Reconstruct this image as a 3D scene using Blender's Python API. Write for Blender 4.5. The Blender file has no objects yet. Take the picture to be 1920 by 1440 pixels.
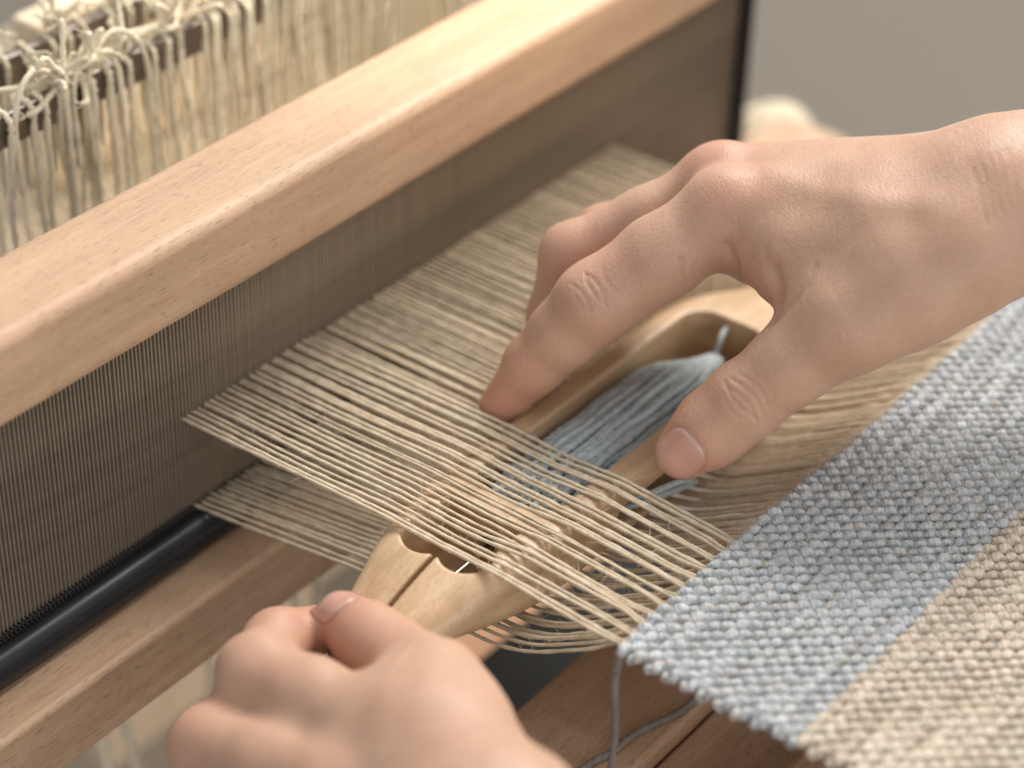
import bpy, math, random
import numpy as np
from mathutils import Vector, Matrix
random.seed(7); rng = np.random.default_rng(7)
PI = math.pi
scene = bpy.context.scene
COL = scene.collection

# ------------------------------------------------------------------ camera
cam_d = bpy.data.cameras.new('camera'); cam = bpy.data.objects.new('camera', cam_d); COL.objects.link(cam)
scene.camera = cam
cam.matrix_world = Matrix(((0.610481, 0.439547, -0.658872, -0.395357),
                           (-0.791665, 0.363908, -0.490751, -0.255572),
                           (0.024061, 0.821200, 0.570133, 0.410585),
                           (0, 0, 0, 1)))
cam_d.sensor_width = 36; cam_d.lens = 81.75
cam_d.clip_start = 0.02; cam_d.clip_end = 30
cam_d.dof.use_dof = True; cam_d.dof.focus_distance = 0.664; cam_d.dof.aperture_fstop = 4.6
cam_d.dof.aperture_blades = 9

# ------------------------------------------------------------------ light
world = bpy.data.worlds.new('World'); scene.world = world; world.use_nodes = True
bg = world.node_tree.nodes['Background']; bg.inputs[0].default_value = (0.97, 0.97, 1.0, 1); bg.inputs[1].default_value = 0.64
scene.view_settings.view_transform = 'Standard'; scene.view_settings.look = 'None'
scene.view_settings.exposure = 0.0; scene.view_settings.gamma = 1.0

def area(name, loc, target, size, sizey, power, color):
    l = bpy.data.lights.new(name, 'AREA'); l.shape = 'RECTANGLE'; l.size = size; l.size_y = sizey
    l.energy = power; l.color = color
    o = bpy.data.objects.new(name, l); COL.objects.link(o); o.location = loc
    o.rotation_euler = (Vector(target) - Vector(loc)).to_track_quat('-Z', 'Y').to_euler()
    return o
area('window_light', (1.28, 0.26, 1.50), (0.08, 0.05, 0), 0.8, 1.0, 56, (1.0, 0.965, 0.92))
area('room_fill', (-0.35, -1.5, 0.42), (0.05, 0.05, 0), 1.6, 1.0, 10.5, (1.0, 0.975, 0.95))
sb = bpy.data.lights.new('sunbeam', 'SPOT'); sb.energy = 115; sb.color = (1.0, 0.92, 0.80)
sb.spot_size = math.radians(10.5); sb.spot_blend = 1.0; sb.shadow_soft_size = 0.03
sbo = bpy.data.objects.new('sunbeam', sb); COL.objects.link(sbo); sbo.location = (0.62, -0.25, 1.30)
sbo.rotation_euler = (Vector((0.165, 0.238, 0.06)) - sbo.location).to_track_quat('-Z', 'Y').to_euler()

# ------------------------------------------------------------------ materials
def mat(name):
    m = bpy.data.materials.new(name); m.use_nodes = True
    nt = m.node_tree; b = nt.nodes['Principled BSDF']
    return m, nt, b
def N(nt, t, **k):
    n = nt.nodes.new(t)
    for a, v in k.items():
        if a in n.inputs: n.inputs[a].default_value = v
        else: setattr(n, a, v)
    return n
def mix(nt, fac, a, b, blend='MIX'):
    n = nt.nodes.new('ShaderNodeMix'); n.data_type = 'RGBA'; n.blend_type = blend
    for sock, v in ((n.inputs[0], fac), (n.inputs[6], a), (n.inputs[7], b)):
        if isinstance(v, (int, float)): sock.default_value = v
        elif isinstance(v, tuple): sock.default_value = (*v, 1)
        else: nt.links.new(v, sock)
    return n.outputs[2]
def ramp(nt, src, p0, p1, c0=(0,0,0), c1=(1,1,1)):
    r = nt.nodes.new('ShaderNodeValToRGB'); e = r.color_ramp.elements
    e[0].position = p0; e[1].position = p1; e[0].color = (*c0, 1); e[1].color = (*c1, 1)
    nt.links.new(src, r.inputs[0]); return r.outputs[0]
def mapping(nt, src, scale, rot=(0,0,0)):
    n = nt.nodes.new('ShaderNodeMapping'); n.inputs['Scale'].default_value = scale; n.inputs['Rotation'].default_value = rot
    nt.links.new(src, n.inputs[0]); return n.outputs[0]
def noise(nt, vec, scale, detail=3, rough=0.5):
    n = N(nt, 'ShaderNodeTexNoise', Scale=scale, Detail=detail, Roughness=rough); nt.links.new(vec, n.inputs['Vector']); return n.outputs['Fac']
def bump(nt, b, h, dist, strength=1.0, prev=None):
    n = N(nt, 'ShaderNodeBump'); n.inputs['Strength'].default_value = strength; n.inputs['Distance'].default_value = dist
    nt.links.new(h, n.inputs['Height'])
    if prev is not None: nt.links.new(prev, n.inputs['Normal'])
    nt.links.new(n.outputs[0], b.inputs['Normal']); return n.outputs[0]

def wood(name, light, dark, fleck, rough=0.42, fl=1.0, tilt=(0,0,0)):
    m, nt, b = mat(name)
    co = nt.nodes.new('ShaderNodeTexCoord').outputs['Object']
    co = mapping(nt, co, (1,1,1), tilt)
    g = noise(nt, mapping(nt, co, (3, 60, 60)), 3, 4, 0.55)
    c = mix(nt, ramp(nt, g, 0.3, 0.72), light, dark)
    g2 = noise(nt, mapping(nt, co, (25, 900, 900)), 1.0, 3, 0.6)
    c = mix(nt, 0.22, c, ramp(nt, g2, 0.3, 0.7, (0.55,0.55,0.55), (1.1,1.1,1.1)), 'MULTIPLY')
    # short dark medullary flecks of beech, elongated along the grain
    f = noise(nt, mapping(nt, co, (240, 2150, 2150)), 1.0, 1.5, 0.5)
    f2 = ramp(nt, f, 0.60, 0.68)
    mu = N(nt, 'ShaderNodeMath', operation='MULTIPLY'); nt.links.new(f2, mu.inputs[0]); mu.inputs[1].default_value = 0.55*fl
    c = mix(nt, mu.outputs[0], c, fleck)
    sm = noise(nt, mapping(nt, co, (14, 40, 40)), 1.0, 4, 0.6)
    c = mix(nt, 0.8, c, ramp(nt, sm, 0.28, 0.66, (0.80,0.77,0.74), (1.04,1.04,1.04)), 'MULTIPLY')
    nt.links.new(c, b.inputs['Base Color'])
    rr = ramp(nt, g2, 0.2, 0.8, (rough-0.06,)*3, (rough+0.10,)*3); nt.links.new(rr, b.inputs['Roughness'])
    bump(nt, b, f2, 0.00012, -0.5 if False else 0.35, bump(nt, b, g2, 0.0001, 0.35))
    return m
M = {}
M['beech'] = wood('beech_wood', (0.60,0.405,0.26), (0.50,0.32,0.195), (0.26,0.14,0.08), 0.55)
M['beech_dark'] = wood('brown_wood', (0.45,0.24,0.12), (0.34,0.17,0.08), (0.2,0.09,0.04), 0.5)
M['orange_wood'] = wood('orange_wood', (0.50,0.24,0.075), (0.42,0.19,0.06), (0.25,0.1,0.04), 0.4)
M['shade_wood'] = wood('shade_dark_wood', (0.05,0.032,0.02), (0.03,0.02,0.013), (0.02,0.012,0.008), 0.6)  # near-black colour stands for the unlit space behind the reed
M['palewood'] = wood('cream_painted_wood', (0.80,0.68,0.50), (0.72,0.60,0.42), (0.5,0.38,0.25), 0.6)
M['maple'] = wood('pale_shuttle_wood', (0.68,0.49,0.305), (0.49,0.32,0.175), (0.36,0.2,0.09), 0.36, 0.5, (0,0,0.0))

def yarn(name, ca, cb, twist=900., fib=0.5, rough=0.85, tw=0.0006, noise_s=350., spk=None):
    m, nt, b = mat(name)
    uv = nt.nodes.new('ShaderNodeUVMap').outputs[0]
    co = nt.nodes.new('ShaderNodeTexCoord').outputs['Object']
    n1 = noise(nt, co, noise_s, 3, 0.6)
    oi = nt.nodes.new('ShaderNodeObjectInfo').outputs['Random']
    c = mix(nt, ramp(nt, n1, 0.32, 0.68), ca, cb)
    c = mix(nt, 0.35, c, ramp(nt, oi, 0.0, 1.0, (0.78,0.76,0.74), (1.12,1.12,1.12)), 'MULTIPLY')
    n2 = noise(nt, mapping(nt, uv, (twist, 2.0, 1)), 1.0, 2, 0.5)
    nf = noise(nt, co, 2600., 3, 0.7)
    if spk: c = mix(nt, ramp(nt, noise(nt, co, 700., 2, 0.6), 0.57, 0.64), c, spk)
    c = mix(nt, 0.4, c, ramp(nt, nf, 0.25, 0.75, (0.6,0.6,0.6), (1.2,1.2,1.2)), 'MULTIPLY')
    nt.links.new(c, b.inputs['Base Color'])
    b.inputs['Roughness'].default_value = rough
    b.inputs['Specular IOR Level'].default_value = 0.25
    b.inputs['Sheen Weight'].default_value = 0.25; b.inputs['Sheen Roughness'].default_value = 0.5
    w = N(nt, 'ShaderNodeTexWave', wave_type='BANDS', bands_direction='DIAGONAL'); w.inputs['Scale'].default_value = 1.0
    nt.links.new(mapping(nt, uv, (twist, 1.0, 0)), w.inputs['Vector'])
    w.inputs['Distortion'].default_value = 1.2
    bump(nt, b, nf, 0.0004, 0.6, bump(nt, b, w.outputs['Fac'], tw, 0.5))
    return m
M['linen'] = yarn('unbleached_linen_yarn', (0.88,0.75,0.55), (0.70,0.56,0.38))
M['blue_yarn'] = yarn('pale_blue_grey_wool', (0.43,0.475,0.50), (0.71,0.73,0.725), spk=(0.62,0.54,0.46))
M['beige_yarn'] = yarn('beige_wool', (0.60,0.49,0.37), (0.79,0.70,0.57))
M['bobbin_yarn'] = yarn('blue_grey_bobbin_wool', (0.43,0.53,0.545), (0.68,0.75,0.75))
M['grey_yarn'] = yarn('dark_grey_wool', (0.20,0.175,0.15), (0.29,0.25,0.215))
M['cream'] = yarn('cream_cotton_cord', (0.95,0.85,0.64), (0.86,0.74,0.52))

def plain(name, col, rough=0.5, metal=0.0, nscale=40, var=0.12, bmp=0.0):
    m, nt, b = mat(name)
    co = nt.nodes.new('ShaderNodeTexCoord').outputs['Object']
    n = noise(nt, co, nscale, 4, 0.6)
    c = mix(nt, ramp(nt, n, 0.3, 0.7), tuple(v*(1-var) for v in col), tuple(v*(1+var) for v in col))
    nt.links.new(c, b.inputs['Base Color']); b.inputs['Metallic'].default_value = metal
    nt.links.new(ramp(nt, n, 0.2, 0.8, (rough*0.85,)*3, (min(1,rough*1.15),)*3), b.inputs['Roughness'])
    if bmp: bump(nt, b, n, bmp, 0.5)
    return m
M['wire'] = plain('reed_steel', (0.32,0.265,0.205), 0.36, 0.45, 90, 0.25)
M['black'] = plain('black_plastic', (0.012,0.014,0.017), 0.33, 0, 60, 0.2)
M['dark'] = plain('shade_dark_grey', (0.035,0.037,0.036), 0.9, 0, 20, 0.2)  # shade under the loom, put in as a dark colour
M['steel'] = plain('brushed_steel', (0.36,0.31,0.27), 0.34, 0.9, 300, 0.15, 0.00005)
M['pin'] = plain('polished_steel_pin', (0.7,0.68,0.64), 0.2, 1.0, 300, 0.1)
M['wall'] = plain('taupe_plaster', (0.56,0.51,0.43), 0.9, 0, 1.2, 0.03, 0.002)
M['floor'] = plain('dark_brown_floor', (0.17,0.135,0.095), 0.8, 0, 2.0, 0.15)

def skin_mat(name, base, red, lightc):
    m, nt, b = mat(name)
    co = nt.nodes.new('ShaderNodeTexCoord').outputs['Object']
    at = nt.nodes.new('ShaderNodeAttribute'); at.attribute_name = 'redness'
    n1 = noise(nt, co, 55, 4, 0.6)
    c = mix(nt, ramp(nt, n1, 0.3, 0.7), base, lightc)
    c = mix(nt, at.outputs['Fac'], c, red)
    n2 = noise(nt, co, 900, 3, 0.6)
    c = mix(nt, 0.25, c, ramp(nt, n2, 0.3, 0.7, (0.75,0.72,0.70), (1.1,1.1,1.1)), 'MULTIPLY')
    nt.links.new(c, b.inputs['Base Color'])
    b.inputs['Subsurface Weight'].default_value = 0.45
    b.inputs['Subsurface Radius'].default_value = (1.0, 0.38, 0.2)
    b.inputs['Subsurface Scale'].default_value = 0.0035
    b.inputs['Specular IOR Level'].default_value = 0.42
    nt.links.new(ramp(nt, n2, 0.2, 0.8, (0.40,)*3, (0.56,)*3), b.inputs['Roughness'])
    # fine skin lines: cells stretched across the hand + pores
    at2 = nt.nodes.new('ShaderNodeAttribute'); at2.attribute_name = 'grain_co'
    v = N(nt, 'ShaderNodeTexVoronoi', feature='DISTANCE_TO_EDGE', Scale=1.0)
    nt.links.new(mapping(nt, at2.outputs['Vector'], (1500, 620, 620)), v.inputs['Vector'])
    e = ramp(nt, v.outputs['Distance'], 0.0, 0.22)
    n3 = noise(nt, mapping(nt, at2.outputs['Vector'], (900, 260, 260)), 1, 3, 0.6)
    p = bump(nt, b, n3, 0.0005, 0.28)
    bump(nt, b, e, 0.00020, 0.34, p)
    return m
M['skin'] = skin_mat('skin', (0.48,0.29,0.195), (0.53,0.215,0.145), (0.545,0.35,0.245))
def nail_mat():
    m, nt, b = mat('fingernail')
    uv = nt.nodes.new('ShaderNodeUVMap').outputs[0]
    sep = nt.nodes.new('ShaderNodeSeparateXYZ'); nt.links.new(uv, sep.inputs[0])
    c = mix(nt, ramp(nt, sep.outputs[0], 0.90, 0.97), (0.55,0.31,0.245), (0.74,0.58,0.47))
    c = mix(nt, ramp(nt, sep.outputs[0], 0.06, 0.22, (1,1,1), (0,0,0)), c, (0.52,0.33,0.26))
    nt.links.new(c, b.inputs['Base Color']); b.inputs['Roughness'].default_value = 0.27
    b.inputs['Subsurface Weight'].default_value = 0.3; b.inputs['Subsurface Scale'].default_value = 0.001
    b.inputs['Coat Weight'].default_value = 0.15
    return m
M['nail'] = nail_mat()

# ------------------------------------------------------------------ helpers
def mesh_obj(name, V, F, m, parent=None, uv=None, smooth=True):
    V = np.asarray(V, dtype=np.float32); F = np.asarray(F, dtype=np.int32)
    me = bpy.data.meshes.new(name); k = F.shape[1]
    me.vertices.add(len(V)); me.vertices.foreach_set('co', V.ravel())
    me.loops.add(F.size); me.loops.foreach_set('vertex_index', F.ravel())
    me.polygons.add(len(F)); me.polygons.foreach_set('loop_start', np.arange(len(F), dtype=np.int32)*k)
    me.polygons.foreach_set('use_smooth', np.full(len(F), smooth))
    if uv is not None:
        l = me.uv_layers.new(name='UVMap'); l.data.foreach_set('uv', np.asarray(uv, dtype=np.float32).ravel())
    me.update(calc_edges=True); me.validate()
    if m is not None: me.materials.append(m)
    o = bpy.data.objects.new(name, me); COL.objects.link(o)
    if parent is not None: o.parent = parent
    return o
def empty(name, label=None, cat=None, group=None, loc=(0,0,0)):
    o = bpy.data.objects.new(name, None); COL.objects.link(o); o.location = loc; o.empty_display_size = 0.02
    tag(o, label, cat, group); return o
def tag(o, label=None, cat=None, group=None, kind=None):
    if label: o['label'] = label
    if cat: o['category'] = cat
    if group: o['group'] = group
    if kind: o['kind'] = kind
    return o
def tube(P, r, sides=8, twist=0.0, lobe=0.0, ref=None, phase=0.0, cap=True, flat=1.0):
    """swept tube along the polyline P; lobe/twist give the two-ply rope section"""
    P = np.asarray(P, float); n = len(P); r = np.broadcast_to(np.asarray(r, float), (n,)).copy()
    T = np.gradient(P, axis=0); T /= np.linalg.norm(T, axis=1)[:, None] + 1e-12
    if ref is not None:
        A = np.cross(T, np.asarray(ref, float)); A /= np.linalg.norm(A, axis=1)[:, None]
    else:
        A = np.zeros_like(P); a = np.cross(T[0], [0.31, 0.2, 0.93]); a /= np.linalg.norm(a); A[0] = a
        for i in range(1, n):
            a = A[i-1] - T[i]*A[i-1].dot(T[i]); A[i] = a/np.linalg.norm(a)
    B = np.cross(T, A)
    s = np.concatenate([[0], np.cumsum(np.linalg.norm(np.diff(P, axis=0), axis=1))])
    th = np.arange(sides)*2*PI/sides
    rad = r[:, None]*(1 + lobe*np.cos(2*(th[None, :] - twist*s[:, None]) + phase))
    if cap: rad[0] *= 0.3; rad[-1] *= 0.3
    V = P[:, None, :] + rad[..., None]*(np.cos(th)[None, :, None]*A[:, None, :] + flat*np.sin(th)[None, :, None]*B[:, None, :])
    i = np.arange(n-1)[:, None]; j = np.arange(sides)[None, :]; j2 = (j+1) % sides
    F = np.stack([i*sides+j, (i+1)*sides+j, (i+1)*sides+j2, i*sides+j2], -1).reshape(-1, 4)
    u0 = s[:-1][:, None] + 0*j; u1 = s[1:][:, None] + 0*j; v0 = j/sides + 0*i; v1 = (j+1)/sides + 0*i
    UV = np.stack([np.stack([u0, v0], -1), np.stack([u1, v0], -1), np.stack([u1, v1], -1), np.stack([u0, v1], -1)], 2).reshape(-1, 2)
    return V.reshape(-1, 3), F, UV
def join(parts):
    Vs, Fs, Us, o = [], [], [], 0
    for V, F, U in parts:
        Vs.append(V); Fs.append(F+o); Us.append(U); o += len(V)
    return np.concatenate(Vs), np.concatenate(Fs), np.concatenate(Us)
def smoothpath(pts, n):
    """Catmull-Rom through pts"""
    p = np.asarray(pts, float); p = np.vstack([2*p[0]-p[1], p, 2*p[-1]-p[-2]])
    t = np.linspace(0, len(p)-3-1e-6, n); k = t.astype(int); f = (t-k)[:, None]
    a, b, c, d = p[k], p[k+1], p[k+2], p[k+3]
    return 0.5*((2*b)+(-a+c)*f+(2*a-5*b+4*c-d)*f*f+(-a+3*b-3*c+d)*f**3)
def beam(name, lo, hi, m, parent=None, bev=0.004, seg=4, axis=0):
    """a plank with rounded long edges and rounded ends; its grain runs along the local x axis"""
    lo = np.array(lo, float); hi = np.array(hi, float); c = (lo+hi)/2; h = (hi-lo)/2
    import bmesh
    bm = bmesh.new(); bmesh.ops.create_cube(bm, size=2)
    hh = h.copy()
    if axis == 1: hh = h[[1, 0, 2]]
    if axis == 2: hh = h[[2, 1, 0]]
    for v in bm.verts: v.co = Vector((v.co.x*hh[0], v.co.y*hh[1], v.co.z*hh[2]))
    bmesh.ops.bevel(bm, geom=list(bm.edges), offset=bev, segments=seg, profile=0.5, affect='EDGES')
    for f in bm.faces: f.smooth = True
    me = bpy.data.meshes.new(name); bm.to_mesh(me); bm.free(); me.materials.append(m)
    o = bpy.data.objects.new(name, me); COL.objects.link(o); o.location = c
    if axis == 1: o.rotation_euler = (0, 0, PI/2)
    if axis == 2: o.rotation_euler = (0, PI/2, 0)
    if parent is not None: o.parent = parent
    o.modifiers.new('wn', 'WEIGHTED_NORMAL')
    return o

# ---- signed-distance modelling
def seg(p, a, b, r1, r2, n=None, s=1.0):
    a = np.asarray(a, np.float32); b = np.asarray(b, np.float32); ba = b-a
    t = np.clip(((p-a)@ba)/(ba@ba), 0, 1)
    q = p-a-t[:, None]*ba
    if n is not None:
        n = np.asarray(n, np.float32); n = n/np.linalg.norm(n)
        qn = q@n; q = q + (s-1)*qn[:, None]*n
    return np.sqrt((q*q).sum(1)) - (r1+(r2-r1)*t)
def smin(a, b, k):
    h = np.clip(0.5+0.5*(b-a)/k, 0, 1); return b+(a-b)*h-k*h*(1-h)
def smax(a, b, k): return -smin(-a, -b, k)
def ball(p, c, r):
    return np.linalg.norm(p-np.asarray(c, np.float32), axis=1)-r
def surface_nets(F, o, h):
    nx, ny, nz = F.shape; S = F < 0
    c = np.stack([S[i:nx-1+i, j:ny-1+j, k:nz-1+k] for i in (0,1) for j in (0,1) for k in (0,1)]).sum(0)
    act = (c > 0) & (c < 8); idx = -np.ones(act.shape, np.int64); I = np.argwhere(act); idx[act] = np.arange(len(I))
    acc = np.zeros((len(I), 3)); cnt = np.zeros(len(I))
    corners = [(i,j,k) for i in (0,1) for j in (0,1) for k in (0,1)]
    for a in corners:
        for d in range(3):
            if a[d]: continue
            b = list(a); b[d] = 1
            fa = F[I[:,0]+a[0], I[:,1]+a[1], I[:,2]+a[2]]; fb = F[I[:,0]+b[0], I[:,1]+b[1], I[:,2]+b[2]]
            m = (fa < 0) != (fb < 0); t = np.where(m, fa/np.where(m, fa-fb, 1), 0)
            pt = np.tile(np.array(a, float), (len(I), 1)); pt[:, d] += t
            acc[m] += pt[m]; cnt[m] += 1
    V = (I + acc/cnt[:, None])*h + o
    Q = []
    for d in range(3):
        e = [(1,2),(2,0),(0,1)][d]
        sl0 = [slice(1, -1)]*3; sl0[d] = slice(0, -1); sl1 = [slice(1, -1)]*3; sl1[d] = slice(1, None)
        A = S[tuple(sl0)]; B = S[tuple(sl1)]
        for flip in (0, 1):
            m = (A & ~B) if not flip else (~A & B)
            G = np.argwhere(m); g = G.copy()
            for ax in range(3):
                if ax != d: g[:, ax] += 1
            def at(de1, de2):
                q = g.copy(); q[:, e[0]] -= de1; q[:, e[1]] -= de2; return idx[q[:,0], q[:,1], q[:,2]]
            quad = np.stack([at(1,1), at(0,1), at(0,0), at(1,0)], 1)
            Q.append(quad[:, ::-1] if flip else quad)
    Q = np.concatenate(Q); Q = Q[(Q >= 0).all(1)]
    return V, Q
def sdf_mesh(f, lo, hi, h, project=2):
    lo = np.array(lo, float); hi = np.array(hi, float); B = 8
    n = (np.ceil((hi-lo)/h/B).astype(int)+1)*B
    cn = n//B
    cg = np.stack(np.meshgrid(*[(np.arange(k)+0.5)*B for k in cn], indexing='ij'), -1).reshape(-1, 3)*h+lo
    cf = f(cg.astype(np.float32)).reshape(cn)
    F = np.repeat(np.repeat(np.repeat(cf, B, 0), B, 1), B, 2).astype(np.float32)
    act = np.argwhere(np.abs(cf) < B*h*1.15)
    loc = np.stack(np.meshgrid(*[np.arange(B)]*3, indexing='ij'), -1).reshape(-1, 3)
    for s0 in range(0, len(act), 1500):
        ii = (act[s0:s0+1500, None, :]*B + loc[None]).reshape(-1, 3)
        F[ii[:,0], ii[:,1], ii[:,2]] = f((ii*h+lo).astype(np.float32))
    V, Q = surface_nets(F, lo, h)
    for _ in range(project):
        g, d = grad(f, V); V = V - np.clip(d, -h, h)[:, None]*g
    return V, Q
def grad(f, V, e=2.5e-4):
    V = V.astype(np.float32); d = f(V)
    g = np.stack([f(V+np.eye(3, dtype=np.float32)[i]*e)-f(V-np.eye(3, dtype=np.float32)[i]*e) for i in range(3)], 1)/(2*e)
    L = np.linalg.norm(g, axis=1)[:, None]+1e-9
    return g/L, d/np.maximum(L[:, 0], 0.5)

# ------------------------------------------------------------------ room
def quad(name, pts, m):
    o = mesh_obj(name, pts, [[0,1,2,3]], m, smooth=False); tag(o, kind='structure'); return o
quad('floor', [(-3,-3,-0.95),(5,-3,-0.95),(5,5,-0.95),(-3,5,-0.95)], M['floor'])
wd = Vector((0.80, 0.60, 0)); wp = Vector((0.95, 0.75, 0)); ws = Vector((-0.60, 0.80, 0))
quad('wall', [wp-ws*3+Vector((0,0,-0.95)), wp+ws*1.2+Vector((0,0,-0.95)), wp+ws*1.2+Vector((0,0,0.35)), wp-ws*3+Vector((0,0,0.35))], M['wall'])

# ------------------------------------------------------------------ loom beater with its reed
REED = 0.163
beater = empty('loom_beater', 'pale beech loom beater bar holding the long steel reed', 'loom beater', loc=(0.09, REED, -0.07))
BO = Vector(beater.location)
def under(o, p):
    o.parent = p; o.location = Vector(o.location) - Vector(p.location); return o
tr = under(beam('top_rail', (-0.22,0.150,0.0445), (0.36,0.1835,0.0725), M['beech'], bev=0.0042, seg=8), beater)
br = under(beam('bottom_rail', (-0.22,0.139,-0.071), (0.36,0.172,-0.0455), M['beech'], bev=0.0022, seg=3), beater)
# reed: one wire mesh shared by every wire
WP = 0.00152
wv, wf, wu = [], [], []
zz = [-0.047, -0.03, 0.0, 0.03, 0.052]
hx, hy = 0.00027, 0.0007
V = [(sx*hx, sy*hy, z) for z in zz for sx, sy in ((-1,-1),(1,-1),(1,1),(-1,1))]
F = [(i*4+j, i*4+(j+1)%4, (i+1)*4+(j+1)%4, (i+1)*4+j) for i in range(len(zz)-1) for j in range(4)]
w0 = mesh_obj('reed_wire', np.array(V)+np.array([0,0,0.07]), F, M['wire'], beater, smooth=False)
nw = 0; x = -0.130
while x < 0.3045:
    w = w0 if nw == 0 else w0.copy()
    if nw: COL.objects.link(w)
    w.location = (x-BO.x + rng.normal(0, 0.00004), rng.normal(0, 0.00008), 0); w.rotation_euler = (0, rng.normal(0, 0.0006), rng.normal(0, 0.02))
    nw += 1; x += WP
P = np.array([(x, 0.1595, -0.0405) for x in np.linspace(-0.2, 0.30, 40)])
o = mesh_obj('reed_binding', *tube(P-np.array(BO), 0.0062, 14, ref=(0,0,1))[:2], M['black'], beater)
# coil of thin cord lashed round the wires just above the binding
th = np.linspace(0, 2*PI*(0.42/WP), int(0.42/WP*7))
P = np.stack([-0.125+th/(2*PI)*WP, REED-0.001+0.0021*np.cos(th), -0.0338+0.0012*np.sin(th)], 1)
o = mesh_obj('reed_lashing', *tube(P-np.array(BO), 0.00036, 3, ref=(1,0.1,0))[:2], M['black'], beater)
ep = under(beam('end_bar', (0.3040,0.158,-0.047), (0.3085,0.168,0.052), M['black'], bev=0.001, seg=2, axis=2), beater)

# ------------------------------------------------------------------ shed geometry
PITCH = 0.00125; NT = 178; COVER = 0.060
SHY = (0.039, 0.0865)      # shuttle side walls
ZS = -0.0234
def sstep(a, b, x):
    t = np.clip((x-a)/(b-a), 0, 1); return t*t*(3-2*t)
WEFT = 0.0028; NW = 54; CL_END = -0.0015-NW*WEFT
def warp_path(i):
    x0 = i*PITCH + 0.001; top = ((i//2) % 2 == 0)
    ys_c = np.arange(CL_END-0.004, -0.0008, WEFT/3)
    j = (-ys_c-0.0015)/WEFT
    zc = 0.0004*np.cos(PI*j)*(1 if top else -1)
    ys_s = np.arange(-0.0004, REED+0.004, 0.0012)
    if top and x0 < COVER:
        kz = [(-0.001, 0.0), (SHY[0]+0.001, 0.0026), ((SHY[0]+SHY[1])/2, 0.0022-0.0006*rng.random()), (SHY[1]-0.001, 0.0026), (REED+0.01, 0.0004)]
        zs = np.interp(ys_s, *zip(*kz)) - 0.0006*rng.random()*np.sin(np.clip((ys_s-0.09)/0.07, 0, 1)*PI)
    else:
        zt = 0.0 if top else -0.0335
        a = rng.random()*0.004
        u = sstep(SHY[1]+0.0005, 0.0985+a*0.4, ys_s)
        l1 = -0.62*np.clip(ys_s, 0, 1); hh = np.clip(0.5+0.5*(ZS-l1)/0.007*1.0, 0, 1)
        zs = np.where(ys_s < SHY[0]+0.010, l1+(ZS-l1)*hh+0.007*hh*(1-hh),
             np.where(ys_s < SHY[1]+0.004, ZS, ZS + (zt-ZS)*(u if top else np.clip((ys_s-SHY[1]-0.004)/(REED-SHY[1]-0.004), 0, 1))))
        zs = zs - (0.0028*rng.random() if not top else 0.0)*sstep(0, 0.014, ys_s)*(1-sstep(0.05, 0.09, ys_s))
    ys_b = np.array([REED+0.012, 0.2, 0.24, 0.30, 0.36, 0.42])
    zb = np.interp(ys_b, [REED, 0.24, 0.33, 0.7], [zs[-1], -0.004 if top else -0.030, -0.016, 0.0])
    ys = np.concatenate([ys_c, ys_s, ys_b]); zs = np.concatenate([zc, zs, zb])
    # wires gather the threads into slightly uneven groups
    wob = rng.normal(0, 0.00022)
    ph = rng.random(3)*6.28
    wob += 0.00042*(1 if i % 2 else -1)
    cl = rng.normal(0, 0.0014 if x0 > COVER else 0.0007); x = x0 + cl*sstep(0.0, 0.009, ys)*(1-sstep(0.04, 0.06, ys)) + wob*sstep(0.0, 0.05, ys) + 0.00018*np.sin(ys*90+ph[0])*sstep(0, 0.01, ys) + 0.0007*(rng.random()-0.5)*sstep(0.02,0.09,ys)*(1-sstep(0.12,0.16,ys))
    r = 0.00060*(1+0.18*np.sin(ys*700+ph[1])*np.sin(ys*190+ph[2])) * np.where(ys < 0, 0.9, 1.0) * (1+0.12*rng.normal())
    return np.stack([x, ys, zs], 1), r
warp = empty('warp', 'sheet of cream linen warp threads stretched from reed to woven cloth', 'warp threads', loc=(0.11,0,0))
WL = np.array([0.11,0,0]); fuzz = []
for i in range(NT):
    P, r = warp_path(i)
    V, F, U = tube(P-WL, r, 6, ref=(1,0,0), lobe=0.0, cap=False)
    mesh_obj('warp_thread', V, F, M['linen'], warp, U)
    if True:
        for _ in range(38 if i < 60 else 10):
            k = rng.integers(160, len(P)-12) if rng.random() < .85 else rng.integers(20, 160)
            p0 = P[k]-WL; d = rng.normal(0, 1, 3); d[2] = abs(d[2])*0.8; d[1] += 1.2*(1 if rng.random() < .5 else -1)
            d /= np.linalg.norm(d); L = 0.0015+0.0035*rng.random()**2; c = rng.normal(0, 0.4, 3)*L
            q = smoothpath([p0, p0+d*L*0.5+c*0.4, p0+d*L+c], 4); fuzz.append(tube(q, 0.00006, 3))
o = mesh_obj('stray_fibre', *join(fuzz)[:2], M['linen'], warp); tag(o, kind='stuff')

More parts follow.
